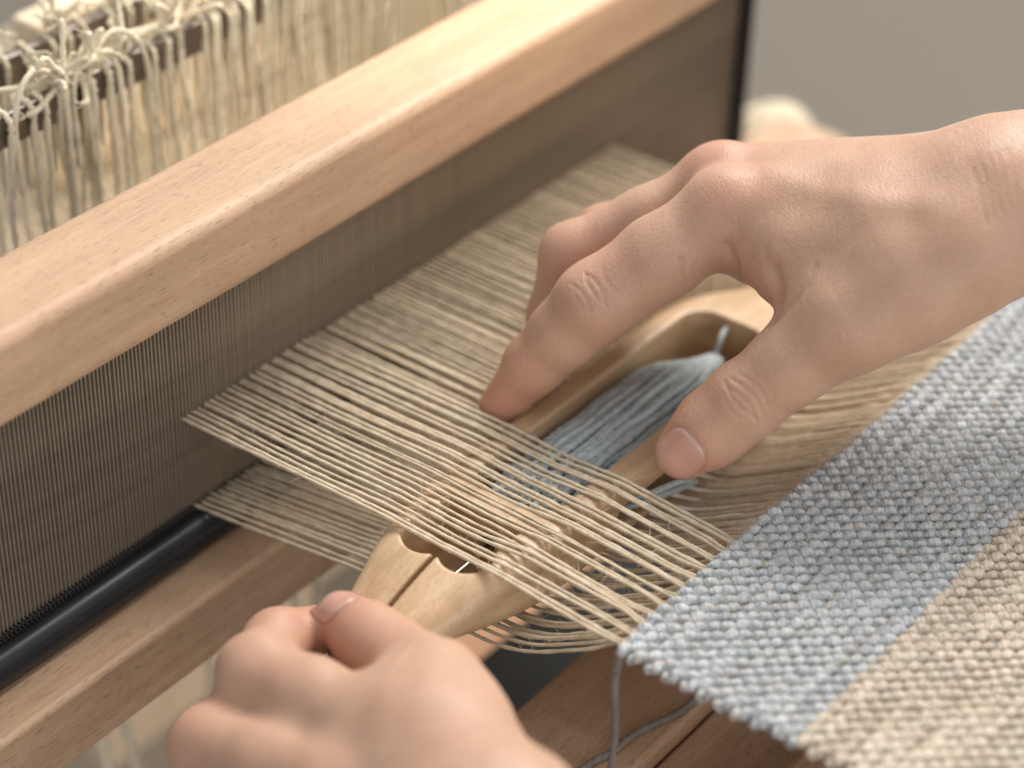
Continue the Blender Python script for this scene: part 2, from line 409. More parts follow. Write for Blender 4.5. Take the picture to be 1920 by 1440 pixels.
# ------------------------------------------------------------------ woven cloth
cloth = empty('woven_cloth', 'woven cloth with pale blue-grey stripe then beige stripe on the loom', 'woven cloth', loc=(0.11,-0.05,0))
CLO = np.array([0.11,-0.05,0])
for j in range(NW):
    y = -0.0015-j*WEFT; s = 1 if j % 2 == 0 else -1
    side = 1 if j % 2 == 0 else -1
    xs = np.arange(-0.0012, NT*PITCH+0.0022, PITCH/3.5)
    ph = rng.random(4)*6.28
    zz_ = 0.00115*np.cos(PI*(xs-0.001-PITCH/2)/(2*PITCH))*(-s)
    yy = y + 0.00035*np.sin(xs*45+ph[0]) + 0.00025*np.sin(xs*230+ph[1]) + 0.0009*(np.sin(xs*21+1)*0.5)
    # diagonal lean of every float, from the yarn's twist
    yy = yy + 0.00060*np.sin(PI*(xs-0.001-PITCH/2)/(2*PITCH))*s
    P = np.stack([xs, yy, zz_], 1)
    # half loop round the edge thread at either selvedge
    e0 = np.array([[-0.0026, y+side*WEFT*0.5, 0.0002], [-0.0023, y+side*WEFT*0.22, 0.0003]]) + rng.normal(0, 0.00025, (2, 3))
    P = np.vstack([e0, P, P[-1]+np.array([[0.001, -side*WEFT*0.3, 0], [0.0012, -side*WEFT*0.5, 0]])])
    xs2 = P[:, 0]
    r = 0.00150*(1+rng.normal(0,0.05)+0.10*np.sin(xs2*900+ph[2])+0.08*np.sin(xs2*310+ph[3]))
    blue = j < 20
    V, F, U = tube(P-CLO, r, 9, ref=(0,1,0) if False else None, twist=1050, lobe=0.22, phase=ph[0])
    mesh_obj('weft_yarn', V, F, M['blue_yarn'] if blue else M['beige_yarn'], cloth, U)
fz = []
for _ in range(6500):
    p0 = np.array([rng.random()*NT*PITCH, -rng.random()**1.3*0.12, 0.0018])-CLO; d = rng.normal(0, 1, 3); d[2] = abs(d[2])*0.35; d /= np.linalg.norm(d)
    L = 0.0012+0.003*rng.random()**2; c = rng.normal(0, 0.5, 3)*L; c[2] = abs(c[2])*0.2
    fz.append(tube(smoothpath([p0, p0+d*L*0.5+c*0.5, p0+d*L+c], 4), 0.00007, 3))
o = mesh_obj('stray_fibre', *join(fz)[:2], M['blue_yarn'], cloth); tag(o, kind='stuff')

# loose weft tail hanging from the cloth corner, with its slack lying on the beam below
P = smoothpath([(0.001,-0.001,0.0005),(-0.0028,-0.0015,-0.001),(-0.0035,-0.001,-0.010),(-0.0035,-0.002,-0.028),(-0.005,-0.001,-0.048),(-0.010,0.004,-0.0588),(-0.004,0.0135,-0.0588),(0.008,0.0150,-0.0588),(0.018,0.0125,-0.0588),(0.0297,0.0115,-0.0588),(0.046,0.0065,-0.0588),(0.06,0.0075,-0.0588)], 150)
V, F, U = tube(P, 0.0010, 10, twist=1100, lobe=0.25)
o = mesh_obj('loose_yarn', V, F, M['grey_yarn'], None, U); tag(o, 'dark grey yarn tail hanging from the near corner of the woven cloth', 'yarn')

# ------------------------------------------------------------------ shuttle
YC = 0.0628; ZT = 0.0018; ZB = -0.0222
def shuttle_f(p):
    x, y, z = p[:,0], p[:,1]-YC, p[:,2]
    tn = np.clip((0.022-x)/0.068, 0, 1); tf = np.clip((x-0.142)/0.066, 0, 1)
    t = np.maximum(tn, tf)
    w = 0.0230*(1-0.80*t**1.9)+0.0001
    zt = ZT - 0.0175*np.clip((0.004-x)/0.05, 0, 1)**1.5 - 0.014*np.clip((x-0.150)/0.058, 0, 1)**1.6
    zb = ZB + 0.006*t**2.0
    zc = (zt+zb)/2; hz = (zt-zb)/2
    e = (9.0-6.2*np.clip(t*2.0, 0, 1)**0.6)*np.where(z < zc, 0.55, 1.0)
    a = np.abs(y)/w; b = np.abs(z-zc)/hz
    nrm = (a**e+b**e)**(1/e)
    d = (nrm-1)*np.minimum(w, hz)
    d = smax(d, np.abs(x-0.081)-0.127, 0.010)
    # long bobbin hollow, open at the top
    def box(x0, x1, hw, zlo, r):
        q = np.stack([np.abs(x-(x0+x1)/2)-(x1-x0)/2+r, np.abs(y)-hw+r, zlo-z+r], 1)
        return np.linalg.norm(np.maximum(q, 0), axis=1)+np.minimum(q.max(1), 0)-r
    cav = box(0.031, 0.151, 0.0147, -0.0198, 0.009)
    sc = smin(np.sqrt((x-0.0045)**2+(np.abs(y)-0.0066)**2)-0.0080, np.maximum(np.abs(x-0.0125)-0.009, np.abs(y)-0.0125), 0.0005)
    scoop = smax(sc, -0.0165-z, 0.003)
    groove = np.maximum(np.maximum(np.abs(y)-0.0008, x-0.002), (zt-0.0065)-z)
    pinhole = np.sqrt(y**2+(z+0.010)**2)-0.003; pinhole = np.maximum(pinhole, np.abs(x-0.028)-0.01)
    slot = np.sqrt(np.clip(np.abs(x-0.075)-0.016, 0, 1)**2+(z+0.0115)**2)-0.0042
    slot = np.maximum(slot, np.abs(y+0.0205)-0.012)
    for c, k in ((cav, 0.0009), (scoop, 0.0014), (groove, 0.0006), (pinhole, 0.0008), (slot, 0.0014)):
        d = smax(d, -c, k)
    return d
shut = empty('boat_shuttle', 'pale wooden boat shuttle lying in the open shed between the hands', 'shuttle', loc=(0.08,YC,-0.0265))
SL = np.array([0.08,YC,-0.0265])
V, Q = sdf_mesh(shuttle_f, (-0.055,0.034,-0.032), (0.215,0.092,0.006), 0.00085)
mesh_obj('body', V-SL, Q, M['maple'], shut)
P = np.array([(x, YC, -0.0122) for x in np.linspace(0.004, 0.150, 12)])-SL
V, F, U = tube(P, 0.0013, 10, ref=(0,0,1)); mesh_obj('spindle', V, F, M['pin'], shut)

bob = empty('yarn_bobbin', 'blue grey yarn wound on the bobbin inside the wooden shuttle', 'yarn bobbin', loc=(0.09,YC,-0.010))
BL = np.array([0.09,YC,-0.010])
bx0, bx1 = 0.033, 0.144
def brad(x):
    t = (x-bx0)/(bx1-bx0)
    return 0.0131*np.clip(np.minimum(1, 0.80+t*1.2), 0, 1)*(1-sstep(0.66, 1.03, t)**1.25*0.93)
xs = np.linspace(bx0, bx1, 60)
P = np.stack([xs, np.full(60, YC), np.full(60, -0.0092)], 1)
V, F, U = tube(P-BL, brad(xs)-0.0012, 24, ref=(0,0,1), flat=0.74); mesh_obj('yarn_core', V, F, M['bobbin_yarn'], bob, U)
st = []
for lay, (cnt, tw, off) in enumerate(((26, 0.6, -0.0006), (24, -2.0, 0.0003))):
    for k in range(cnt):
        a0 = k*2*PI/cnt + rng.normal(0, 0.035); ph = rng.random(3)*6.28
        xx = np.linspace(bx0+rng.random()*0.002, bx1-0.001, 90)
        a = a0 + tw*(xx-bx0) + 0.05*np.sin(xx*60+ph[0]) + 0.02*np.sin(xx*300+ph[1])
        rr = brad(xx)+off+0.00030*np.sin(xx*260+ph[2])
        Pk = np.stack([xx, YC+rr*np.cos(a), -0.0092+0.74*rr*np.sin(a)], 1)
        if np.sin(a0+tw*0.06) < -0.5: continue
        st.append(tube(Pk-BL, 0.00125, 8, twist=900, lobe=0.26, phase=ph[0]))
for k, (V, F, U) in enumerate(st): mesh_obj('yarn_strand', V, F, M['bobbin_yarn'], bob, U)
P = smoothpath([(0.139,YC,-0.0092),(0.1435,YC+0.001,-0.006),(0.145,YC+0.001,-0.003),(0.149,YC+0.002,-0.0015),(0.1525,YC+0.002,-0.003)], 30)
V, F, U = tube(P-BL, 0.0009, 8, twist=1400, lobe=0.2); mesh_obj('yarn_end', V, F, M['bobbin_yarn'], bob, U)
for dz, dx in ((0, 0), (0.0016, 0.003)):
    P = smoothpath([(0.052+dx,YC-0.010,-0.013),(0.062+dx,YC-0.0175,-0.0130+dz),(0.070+dx,YC-0.0235,-0.0115+dz),(0.080+dx,YC-0.0265,-0.012+dz),(0.092,YC-0.0262,-0.016)], 50)
    V, F, U = tube(P-BL, 0.0010, 8, twist=1400, lobe=0.2); mesh_obj('yarn_lead', V, F, M['bobbin_yarn'], bob, U)

# ------------------------------------------------------------------ heddle shafts
def shaft(y, z, x0, x1, label, cords, dens, loops=True):
    s = empty('heddle_shaft', label, 'heddle shaft', 'metal heddle shafts behind the beater', loc=(0.1, y, z))
    L = np.array([0.1, y, z])
    under(beam('bar', (x0, y-0.0016, z-0.0105), (x1, y+0.0020, z+0.0005), M['steel'], bev=0.0006, seg=2), s)
    for x in cords:
        ph = rng.random(4)*6.28; r = 0.00098*(0.85+0.35*rng.random())
        zz2 = np.linspace(-0.03, z-0.012, 46)
        amp = 0.0011*rng.random()+0.0004
        P = np.stack([x+amp*np.sin(zz2*70+ph[0])+0.0004*np.sin(zz2*200+ph[1]) + (z-zz2)*rng.normal(0, 0.03), y-0.002-0.0012*rng.random()+amp*np.cos(zz2*60+ph[2]), zz2], 1)
        t = P[-1]; tp = [t+(0,-0.0006,0.006), t+(0,-0.0006,0.011), (t[0], y, z+0.0012), (t[0]+0.0006, y+0.0032, z-0.002), (t[0]+0.001, y+0.0034, z-0.03)]
        P = np.vstack([P, smoothpath(tp, 16)])
        V, F, U = tube(P-L, r, 7, twist=1100, lobe=0.34, ref=(1,0.2,0))
        mesh_obj('cord', V, F, M['cream'], s, U)
    return s, L
def knot(s, L, c, size, tails, up):
    c = np.array(c); parts = []
    for k in range(2):
        a = rng.normal(0, 1, 3); a /= np.linalg.norm(a); b = np.cross(a, [0.3,0.5,0.8]); b /= np.linalg.norm(b); q = np.cross(a, b)
        th = np.linspace(0, 2*PI*0.9, 22)
        P = c + size*0.55*(np.cos(th)[:,None]*b+np.sin(th)[:,None]*q)*(0.8+0.3*rng.random())
        parts.append(tube(P-L, 0.0009, 7, twist=1400, lobe=0.2))
    for k in range(tails):
        d = np.array([rng.normal(0, 0.9), rng.normal(0, 0.6), up*(0.4+rng.random())]); d /= np.linalg.norm(d)
        ln = size*(1.2+1.8*rng.random()); cc = rng.normal(0, 0.45, 3)*ln
        P = smoothpath([c, c+d*ln*0.35+cc*0.3, c+d*ln*0.75+cc*0.6, c+d*ln+cc*0.5+np.array([0,0,-0.2*ln])], 20)
        parts.append(tube(P-L, 0.00095, 7, twist=1400, lobe=0.2))
        if rng.random() < 0.6:   # frayed end
            e = P[-1]
            for f in range(5):
                dd = (P[-1]-P[-3]); dd = dd/np.linalg.norm(dd)*0.004+rng.normal(0, 0.0016, 3); parts.append(tube(smoothpath([e-L, e+dd*0.6-L, e+dd-L+rng.normal(0,0.0005,3)], 4), 0.0003, 4))
    V, F, U = join(parts); mesh_obj('knot', V, F, M['cream'], s, U)
cx1 = []; x = 0.008
while x < 0.235:
    cx1.append(x); x += (0.0060+0.0055*rng.random()) if x < 0.09 else 0.0027+0.0022*rng.random()
for xx in (0.032,0.035,0.038,0.0415): cx1.append(xx)
s1, L1 = shaft(0.240, 0.0735, -0.10, 0.30, 'front metal heddle bar with knotted cream cords hanging down behind beech rail', cx1, 1)
cx2 = []; x = 0.00
while x < 0.26:
    cx2.append(x); x += 0.006+0.007*rng.random()
s2, L2 = shaft(0.275, 0.0690, -0.10, 0.32, 'rear metal heddle bar with cream cords, farther from the beech rail', cx2, 1)
for (kx, kz, sz, nt_, up) in ((0.034,0.0765,0.007,10,1.0),(0.028,0.077,0.006,7,0.8),(0.041,0.0765,0.006,7,1.2),(0.079,0.0785,0.006,8,1.2),(0.084,0.0775,0.005,7,1.2),(0.060,0.078,0.005,6,1.5),(0.092,0.079,0.005,6,1.5),(0.105,0.079,0.006,6,1.2)):
    knot(s1, L1, (kx, 0.240, kz), sz, nt_, up)
for kx in (0.035,0.062,0.09): knot(s2, L2, (kx, 0.275, 0.0735), 0.006, 6, 1.3)
# long loops draped sideways over the front bar
lp = []
for (xa, xb, h) in ((0.034,0.054,0.006),(0.040,0.066,0.010),(0.010,0.031,0.009)):
    P = smoothpath([(xa, 0.236, 0.045), (xa+0.001, 0.2365, 0.0745), ((xa+xb)/2, 0.2375, 0.0755+h), (xb-0.001, 0.2365, 0.0745), (xb, 0.236, 0.045), (xb+0.001, 0.236, 0.0)], 60)
    V, F, U = tube(P-L1, 0.00095, 7, twist=1400, lobe=0.22); mesh_obj('cord', V, F, M['cream'], s1, U)

# ------------------------------------------------------------------ loom frame pieces and far things
o = beam('castle_post', (0.215,0.325,-0.30), (0.36,0.36,0.14), M['palewood'], bev=0.003, axis=2)
tag(o, 'blurred upright beech board standing behind the hanging cream cords', 'loom board')
o = beam('rear_board', (0.085,0.310,-0.30), (0.214,0.324,0.052), M['palewood'], bev=0.002, axis=2)
tag(o, 'pale tan board low behind the hanging cream cords, left of the taller board', 'loom board')
bb = empty('breast_beam', 'stepped beech loom beam running below the near corner of the cloth', 'loom beam', loc=(0.1,-0.02,-0.09))
under(beam('rail', (-0.03,0.004,-0.085), (0.24,0.046,-0.0600), M['beech'], bev=0.002), bb)
under(beam('rail', (-0.03,-0.030,-0.088), (0.24,0.0035,-0.0660), M['beech'], bev=0.002), bb)
under(beam('rail', (-0.03,-0.20,-0.085), (0.24,-0.0305,-0.0560), M['beech'], bev=0.003), bb)
o = beam('wooden_beam', (0.247,-0.25,-0.12), (0.285,0.10,-0.030), M['orange_wood'], bev=0.003, axis=1)
tag(o, 'orange brown wooden loom side frame beyond the far cloth edge', 'loom frame')
o = beam('shelf', (0.33,0.02,-0.10), (0.407,0.23,-0.078), M['beech'], bev=0.003)
tag(o, 'pale blurred wooden shelf behind the knuckles of the upper hand', 'shelf')
o = beam('shade_panel', (-0.02,0.048,-0.155), (0.20,0.13,-0.150), M['dark'], bev=0.001)  # added panel; its dark colour stands in for the shaded void here
tag(o, 'dark grey panel added for the shaded void beneath the warp threads', 'shade panel')
o = beam('shade_board', (-0.30,0.285,-0.21), (0.083,0.298,-0.030), M['shade_wood'], bev=0.003)  # added board, coloured near-black to give the dark space behind the reed
tag(o, 'dark board added for the shade seen through the reed at the left', 'loom board')
o = beam('lower_crossbar', (-0.10,0.22,-0.36), (0.40,0.30,-0.33), M['beech_dark'], bev=0.003)
tag(o, 'blurred brown wooden crossbar low under the beater rail', 'loom beam')
# skein on the shelf
sk = []
C0 = np.array([0.3675,0.1805,-0.0640])
for k in range(46):
    a = rng.normal(0, 1, 3); a /= np.linalg.norm(a); b = np.cross(a, [0.3,0.5,0.8]); b /= np.linalg.norm(b); q = np.cross(a, b)
    th = np.linspace(0, 2*PI, 30); R_ = 0.0135+0.001*rng.random()
    sk.append(tube((np.cos(th)[:,None]*b+np.sin(th)[:,None]*q)*R_*np.array([1.5,1.1,0.95]), 0.0012, 6, twist=700, lobe=0.2, cap=False))
V, F, U = join(sk); o = mesh_obj('yarn_ball', V, F, M['cream'], None, U); o.location = C0
tag(o, 'blurred cream ball of yarn behind the upper hand knuckles', 'yarn ball')
# tangle of cream treadle cords below the loom at the left
tc = empty('treadle_cords', 'blurred cream cords hanging below the beater at the lower left', 'cords', loc=(0.03,0.21,-0.2))
TL = np.array(tc.location)
for k in range(6):
    x = -0.02+0.022*k+rng.normal(0, 0.002); y = 0.20+rng.normal(0, 0.012)
    zz3 = np.linspace(-0.05, -0.36, 26); ph = rng.random(2)*6.28
    P = np.stack([x+0.004*np.sin(zz3*25+ph[0]), y+0.004*np.sin(zz3*22+ph[1]), zz3], 1)
    V, F, U = tube(P-TL, 0.0018, 7, twist=700, lobe=0.2); mesh_obj('cord', V, F, M['cream'], tc, U)

# ------------------------------------------------------------------ hands
def chain(p, pts, rad, k=0.003, n=None, s=1.0):
    d = None
    for i in range(len(pts)-1):
        q = seg(p, pts[i], pts[i+1], rad[i], rad[i+1], n, s)
        d = q if d is None else smin(d, q, k)
    return d
A3 = lambda *a: np.array(a, float)
def mid(a, b, t=0.5): return np.array(a)*(1-t)+np.array(b)*t

def finish_hand(name, f, lo, hi, h, grain_axis, red_pts, creases, label, cat='hand'):
    V, Q = sdf_mesh(f, lo, hi, h, 3)
    g, _ = grad(f, V, 4e-4)
    disp = np.zeros(len(V)); red = np.zeros(len(V))
    for pts, depth, sig in creases:
        pts = np.asarray(pts, float); best = np.full(len(V), 9.)
        for a, b in zip(pts[:-1], pts[1:]):
            ba = b-a; t = np.clip(((V-a)@ba)/(ba@ba), 0, 1); best = np.minimum(best, np.linalg.norm(V-a-t[:,None]*ba, axis=1))
        disp -= depth*np.exp(-(best/sig)**2)
        disp += depth*0.14*np.exp(-((best-2.2*sig)/(1.3*sig))**2)
    # soft irregularity of flesh
    disp += 0.00022*np.sin(V[:,0]*310+1.3*np.sin(V[:,1]*170))*np.sin(V[:,1]*270+2)*np.sin(V[:,2]*290+1)
    V = V + disp[:, None]*g
    for c, r, s in red_pts:
        red = np.maximum(red, 0.7*s*np.exp(-(np.linalg.norm(V-np.array(c), axis=1)/r)**2))
    o = mesh_obj(name, V, Q, M['skin'])
    a = o.data.attributes.new('redness', 'FLOAT', 'POINT'); a.data.foreach_set('value', red.astype(np.float32))
    ga = np.array(grain_axis, float); ga /= np.linalg.norm(ga); u = np.cross(ga, [0,0,1]); u /= np.linalg.norm(u); w = np.cross(ga, u)
    gc = np.stack([V@ga, V@u, V@w], 1).astype(np.float32)
    a = o.data.attributes.new('grain_co', 'FLOAT_VECTOR', 'POINT'); a.data.foreach_set('vector', gc.ravel())
    tag(o, label, cat); return o
def make_nail(parent, f, base, tipdir, normal, length, width, lift=0.00055, curve=1.0):
    """nail plate shrink-wrapped on the finger: rows run from the cuticle to the free edge"""
    base = np.array(base, float); t = np.array(tipdir, float); t /= np.linalg.norm(t)
    n = np.array(normal, float); n -= t*n.dot(t); n /= np.linalg.norm(n); s = np.cross(t, n)
    nu, nv = 26, 21; V = []; UV = []
    for i in range(nu):
        u = i/(nu-1)
        for j in range(nv):
            v = j/(nv-1)*2-1
            # rounded outline (superellipse at both ends)
            wu = (1-abs(2*u-1)**3.2)**(1/2.6) if 0 < u < 1 else 0.0
            wu = max(wu, 0.05)
            V.append(base + t*length*(u - 0.0) + s*v*width/2*wu); UV.append((u, v*0.5+0.5))
    V = np.array(V); UV = np.array(UV)
    # march down on the skin along -n
    P = V + n*0.014
    for _ in range(60): P = P - n*np.clip(f(P.astype(np.float32)), -0.002, 0.002)[:, None]*0.8
    u = UV[:,0]; v = UV[:,1]*2-1
    off = lift*(1 - 1.1*np.abs(v)**4) * (1-1.15*np.clip((0.10-u)/0.10, 0, 1)**2)
    P = P + n*(off)[:, None]
    top = P; bot = P - n*0.0012
    idx = np.arange(nu*nv).reshape(nu, nv)
    F = np.stack([idx[:-1,:-1], idx[1:,:-1], idx[1:,1:], idx[:-1,1:]], -1).reshape(-1, 4)
    m_ = nu*nv; F2 = F[:, ::-1]+m_
    ring = list(idx[0,:])+list(idx[1:,-1])+list(idx[-1,:-1][::-1])+list(idx[1:-1,0][::-1])
    R = np.array([(ring[k], ring[(k+1)%len(ring)], ring[(k+1)%len(ring)]+m_, ring[k]+m_) for k in range(len(ring))])
    VV = np.vstack([top, bot]); FF = np.vstack([F, F2, R]); UVv = np.vstack([UV, UV])
    o = mesh_obj('fingernail', VV, FF, M['nail'], parent, UVv[FF].reshape(-1, 2)); return o

def nail_groove(f, base, t, n, L, Wd, out):
    o = []
    for k in range(29):
        a = PI*0.5 + (k/28-0.5)*2*PI*0.80 + PI
        ca, sa = math.cos(a), math.sin(a)
        o.append((L*0.5 + L*0.53*np.sign(sa)*abs(sa)**0.75, Wd*0.53*np.sign(ca)*abs(ca)**0.75))
    arc_on(f, base, n, t, o, .00045, .0006, out)
# ---- upper hand, holding the shuttle by its two walls
rh = dict(
 W  = A3 (0.1484, -0.0241, 0.0806), W2 = A3 (0.1551, -0.0268, 0.0791), FA = A3 (0.2188, -0.0661, 0.0731),
 iM = A3 (0.1130, 0.0468, 0.0656), iP = A3 (0.0819, 0.0702, 0.0402), iD = A3 (0.0720, 0.0843, 0.0172), iT = A3 (0.0666, 0.0927, 0.0015),
 mM = A3 (0.1288, 0.0592, 0.0630), mP = A3 (0.0961, 0.0894, 0.0425), mD = A3 (0.0931, 0.0927, 0.0208), mT = A3 (0.0886, 0.0927, 0.0033),
 rM = A3 (0.1423, 0.0636, 0.0561), rP = A3 (0.1179, 0.0933, 0.0377), rD = A3 (0.1137, 0.0984, 0.0161), rT = A3 (0.1099, 0.1000, -0.0009),
 pM = A3 (0.1554, 0.0635, 0.0484), pP = A3 (0.1355, 0.0930, 0.0297), pD = A3 (0.1320, 0.1012, 0.0151), pT = A3 (0.1295, 0.1050, 0.0015),
 tC = A3 (0.1248, -0.0210, 0.0736), tM = A3 (0.0996, -0.0037, 0.0559), tI = A3 (0.0804, 0.0161, 0.0296), tT = A3 (0.0689, 0.0275, 0.0130))
def right_hand_f(p):
    H = rh
    # fingers
    idx = chain(p, [H['iM'], mid(H['iM'],H['iP'],.5), H['iP'], mid(H['iP'],H['iD'],.5), H['iD'], H['iT']], [.0120,.0122,.0118,.0102,.0088,.0063], .004)
    mdl = chain(p, [H['mM'], mid(H['mM'],H['mP'],.5), H['mP'], H['mD'], H['mT']], [.0108,.0094,.0092,.0080,.0064], .004)
    rng_ = chain(p, [H['rM'], mid(H['rM'],H['rP'],.5), H['rP'], H['rD'], H['rT']], [.0105,.0088,.0086,.0076,.0060], .004)
    pnk = chain(p, [H['pM'], mid(H['pM'],H['pP'],.5), H['pP'], H['pD'], H['pT']], [.0095,.0078,.0075,.0066,.0055], .004)
    # thumb, with the pad fuller than the joint
    tI, tT, tM = H['tI'], H['tT'], H['tM']
    thm = chain(p, [tM, mid(tM,tI,.55), tI, mid(tI,tT,.55), tT], [.0135,.0112,.0108,.0104,.0083], .005)
    # back of the hand: one ray per metacarpal, webbed together
    W = H['W']; lat = (H['pM']-H['iM']); lat = lat/np.linalg.norm(lat)
    pal = None
    for mm, r0, r1, o in (('iM',.0165,.0122,-.004), ('mM',.017,.0122,.004), ('rM',.016,.0120,.011), ('pM',.015,.0108,.018)):
        q = seg(p, W+lat*o, H[mm], r0, r1)
        pal = q if pal is None else smin(pal, q, .010)
    # flesh of the palm under the rays
    dn = A3 (0.1266, 0.0170, 0.0486)
    pal = smin(pal, seg(p, mid(W, H['iM'], .25)+A3(0,.004,-.012), mid(W, H['iM'], .85)+A3(.004,.004,-.014), .017, .0125), .014)
    # thumb base: thenar mass and first web
    the = chain(p, [mid(W,H['tC'],.5), H['tC'], mid(H['tC'],tM,.5), tM], [.019,.0185,.0172,.0140], .008)
    web = chain(p, [mid(H['tC'],H['iM'],.35), A3 (0.1105, 0.0213, 0.0619), A3 (0.1141, 0.0287, 0.0618)], [.016,.0125,.0115], .008)
    web2 = chain(p, [A3 (0.1202, -0.0023, 0.0667), A3 (0.1105, 0.0086, 0.0598)], [.0165,.0125], .008)
    body = smin(smin(smin(pal, the, .014), web, .012), web2, .012)
    body = smin(body, chain(p, [mid(W,H['W2'],.0), H['W2'], H['FA']], [.0198,.0196,.030], .01), .016)
    # knuckles standing a little proud
    for k, dz in (('iM', A3(-.002,-.001,.0045)), ('mM', A3(-.002,-.001,.0045))):
        body = smin(body, ball(p, H[k]+dz, .0088), .006)
    body = smin(body, thm, .008)
    fg = smin(idx, mdl, .0012); fg = smin(fg, rng_, .0012); fg = smin(fg, pnk, .0012)
    return smin(body, fg, .0055)
H = rh
allp = np.array([H[k] for k in H if k != 'FA'] + [list(mid(H['W2'], H['FA'], 1.0))])
cr = []
def arc_on(f, c, n, u, pts, depth, sig, out):
    """polyline drawn on a plane over the skin, dropped on the surface"""
    n = np.array(n, float); n /= np.linalg.norm(n); u = np.array(u, float); u -= n*u.dot(n); u /= np.linalg.norm(u); w = np.cross(n, u)
    P = np.array([np.array(c)+u*a+w*b for a, b in pts]) + n*0.014
    for _ in range(60): P = P - n*np.clip(f(P.astype(np.float32)), -0.002, 0.002)[:, None]*0.8
    out.append((P, depth*0.85, sig))
CAMP = np.array([-0.395357, -0.255572, 0.410585])
def toward(c): v = CAMP-np.array(c); return v/np.linalg.norm(v)
# thumb knuckle wrinkles: bowed lines across the joint
tdir = H['tI']-H['tT']; tn = toward(H['tI'])
for k, (o, dep, ln) in enumerate(((-.0045,.00030,.0050),(-.002,.00045,.0070),(.0006,.0003,.0060),(.003,.00042,.0072),(.0056,.00030,.0060),(.0085,.0002,.0045))):
    pts = [(o+(.0016*(1 if o > 0 else -1))*(-(t/ln)**2), t+.0006*math.sin(k*2.1)) for t in np.linspace(-ln, ln, 7)]
    arc_on(right_hand_f, H['tI'], tn, tdir, pts, dep, .00050, cr)
# index middle joint
idir = H['iP']-H['iM']; inn = toward(H['iP'])*0.75+A3(-.35,.0,.5)
for k, (o, dep, ln) in enumerate(((-.006,.00020,.0040),(-.0035,.00035,.0055),(-.001,.00045,.006),(.0016,.00032,.0055),(.004,.0002,.004))):
    pts = [(o+.0012*(t/ln)**2*(1 if k % 2 else -1), t) for t in np.linspace(-ln, ln, 7)]
    arc_on(right_hand_f, H['iP'], inn, idir, pts, dep, .00045, cr)
# fold lines of the index root and the web
def pline(f, pts, depth, sig, out):
    P = np.array(pts, float)
    for i in range(len(P)):
        n = toward(P[i]); q = P[i]+n*0.016
        for _ in range(70): q = q - n*float(np.clip(f(q[None].astype(np.float32))[0], -0.002, 0.002))*0.8
        P[i] = q
    out.append((P, depth, sig))
pline(right_hand_f, [ (0.0995, 0.0327, 0.0554),  (0.1007, 0.0347, 0.0585),  (0.1016, 0.0383, 0.0627)], .0010, .0015, cr)
pline(right_hand_f, [ (0.0977, 0.0293, 0.0504),  (0.1019, 0.0267, 0.0530),  (0.1037, 0.0259, 0.0597),  (0.1065, 0.0287, 0.0636)], .0003, .0009, cr)
pline(right_hand_f, [ (0.0962, 0.0486, 0.0478),  (0.0977, 0.0501, 0.0507),  (0.0989, 0.0525, 0.0542)], .0006, .0007, cr)
pline(right_hand_f, [ (0.0966, 0.0180, 0.0483),  (0.0997, 0.0186, 0.0523),  (0.1017, 0.0200, 0.0558),  (0.1053, 0.0246, 0.0586)], .0013, .0019, cr)
pline(right_hand_f, [ (0.0971, 0.0166, 0.0494),  (0.1019, 0.0147, 0.0532),  (0.1061, 0.0136, 0.0572),  (0.1099, 0.0138, 0.0616)], .00035, .0012, cr)
for k in range(5):
    pline(right_hand_f, [ (0.1434, -0.0071, 0.0981)+np.array([.0045*k]*3)*A3(1,0,0),  (0.1376, -0.0181, 0.0909)+A3(.0045*k,0,0),  (0.1336, -0.0253, 0.0799)+A3(.0045*k,0,0)], .00018, .0008, cr)
# tendon ridges are raised lines (negative depth)
pline(right_hand_f, [ (0.1183, 0.0373, 0.0811),  (0.1173, 0.0276, 0.0804),  (0.1219, 0.0109, 0.0801),  (0.1280, -0.0062, 0.0812)], -.0005, .0042, cr)
red = [(H['iM']+A3(-.004,-.004,.010), .012, .45), (H['mM']+A3(-.004,0,.010), .012, .6), (H['iP'], .013, .4), (H['mP'], .014, .5), (H['rP'], .015, .6),
       (H['iT'], .022, .75), (H['mT'], .022, .7), (H['tT'], .017, .55), (H['tI'], .012, .35), (np.array( (0.1003, 0.0344, 0.0579)), .013, .5), (np.array( (0.1001, 0.0193, 0.0533)), .011, .5), (H['iD'], .014, .5)]
td = H['tT']-H['tI']; td /= np.linalg.norm(td); nn = toward(H['tT'])*1.0+A3(.05,-.05,.15); nn -= td*nn.dot(td)
nail_groove(right_hand_f, H['tT']-td*.0080, td, nn, .0165, .0140, cr)
rho = finish_hand('hand', right_hand_f, allp.min(0)-.034, allp.max(0)+.034, .00075, H['iM']-H['W'], red, cr,
   'upper bare hand reaching in from the right, gripping the shuttle walls between thumb and fingers')
td = H['tT']-H['tI']; td /= np.linalg.norm(td)
make_nail(rho, right_hand_f, H['tT']-td*.0080, td, toward(H['tT'])*1.0+A3(.05,-.05,.15), .0165, .0140)

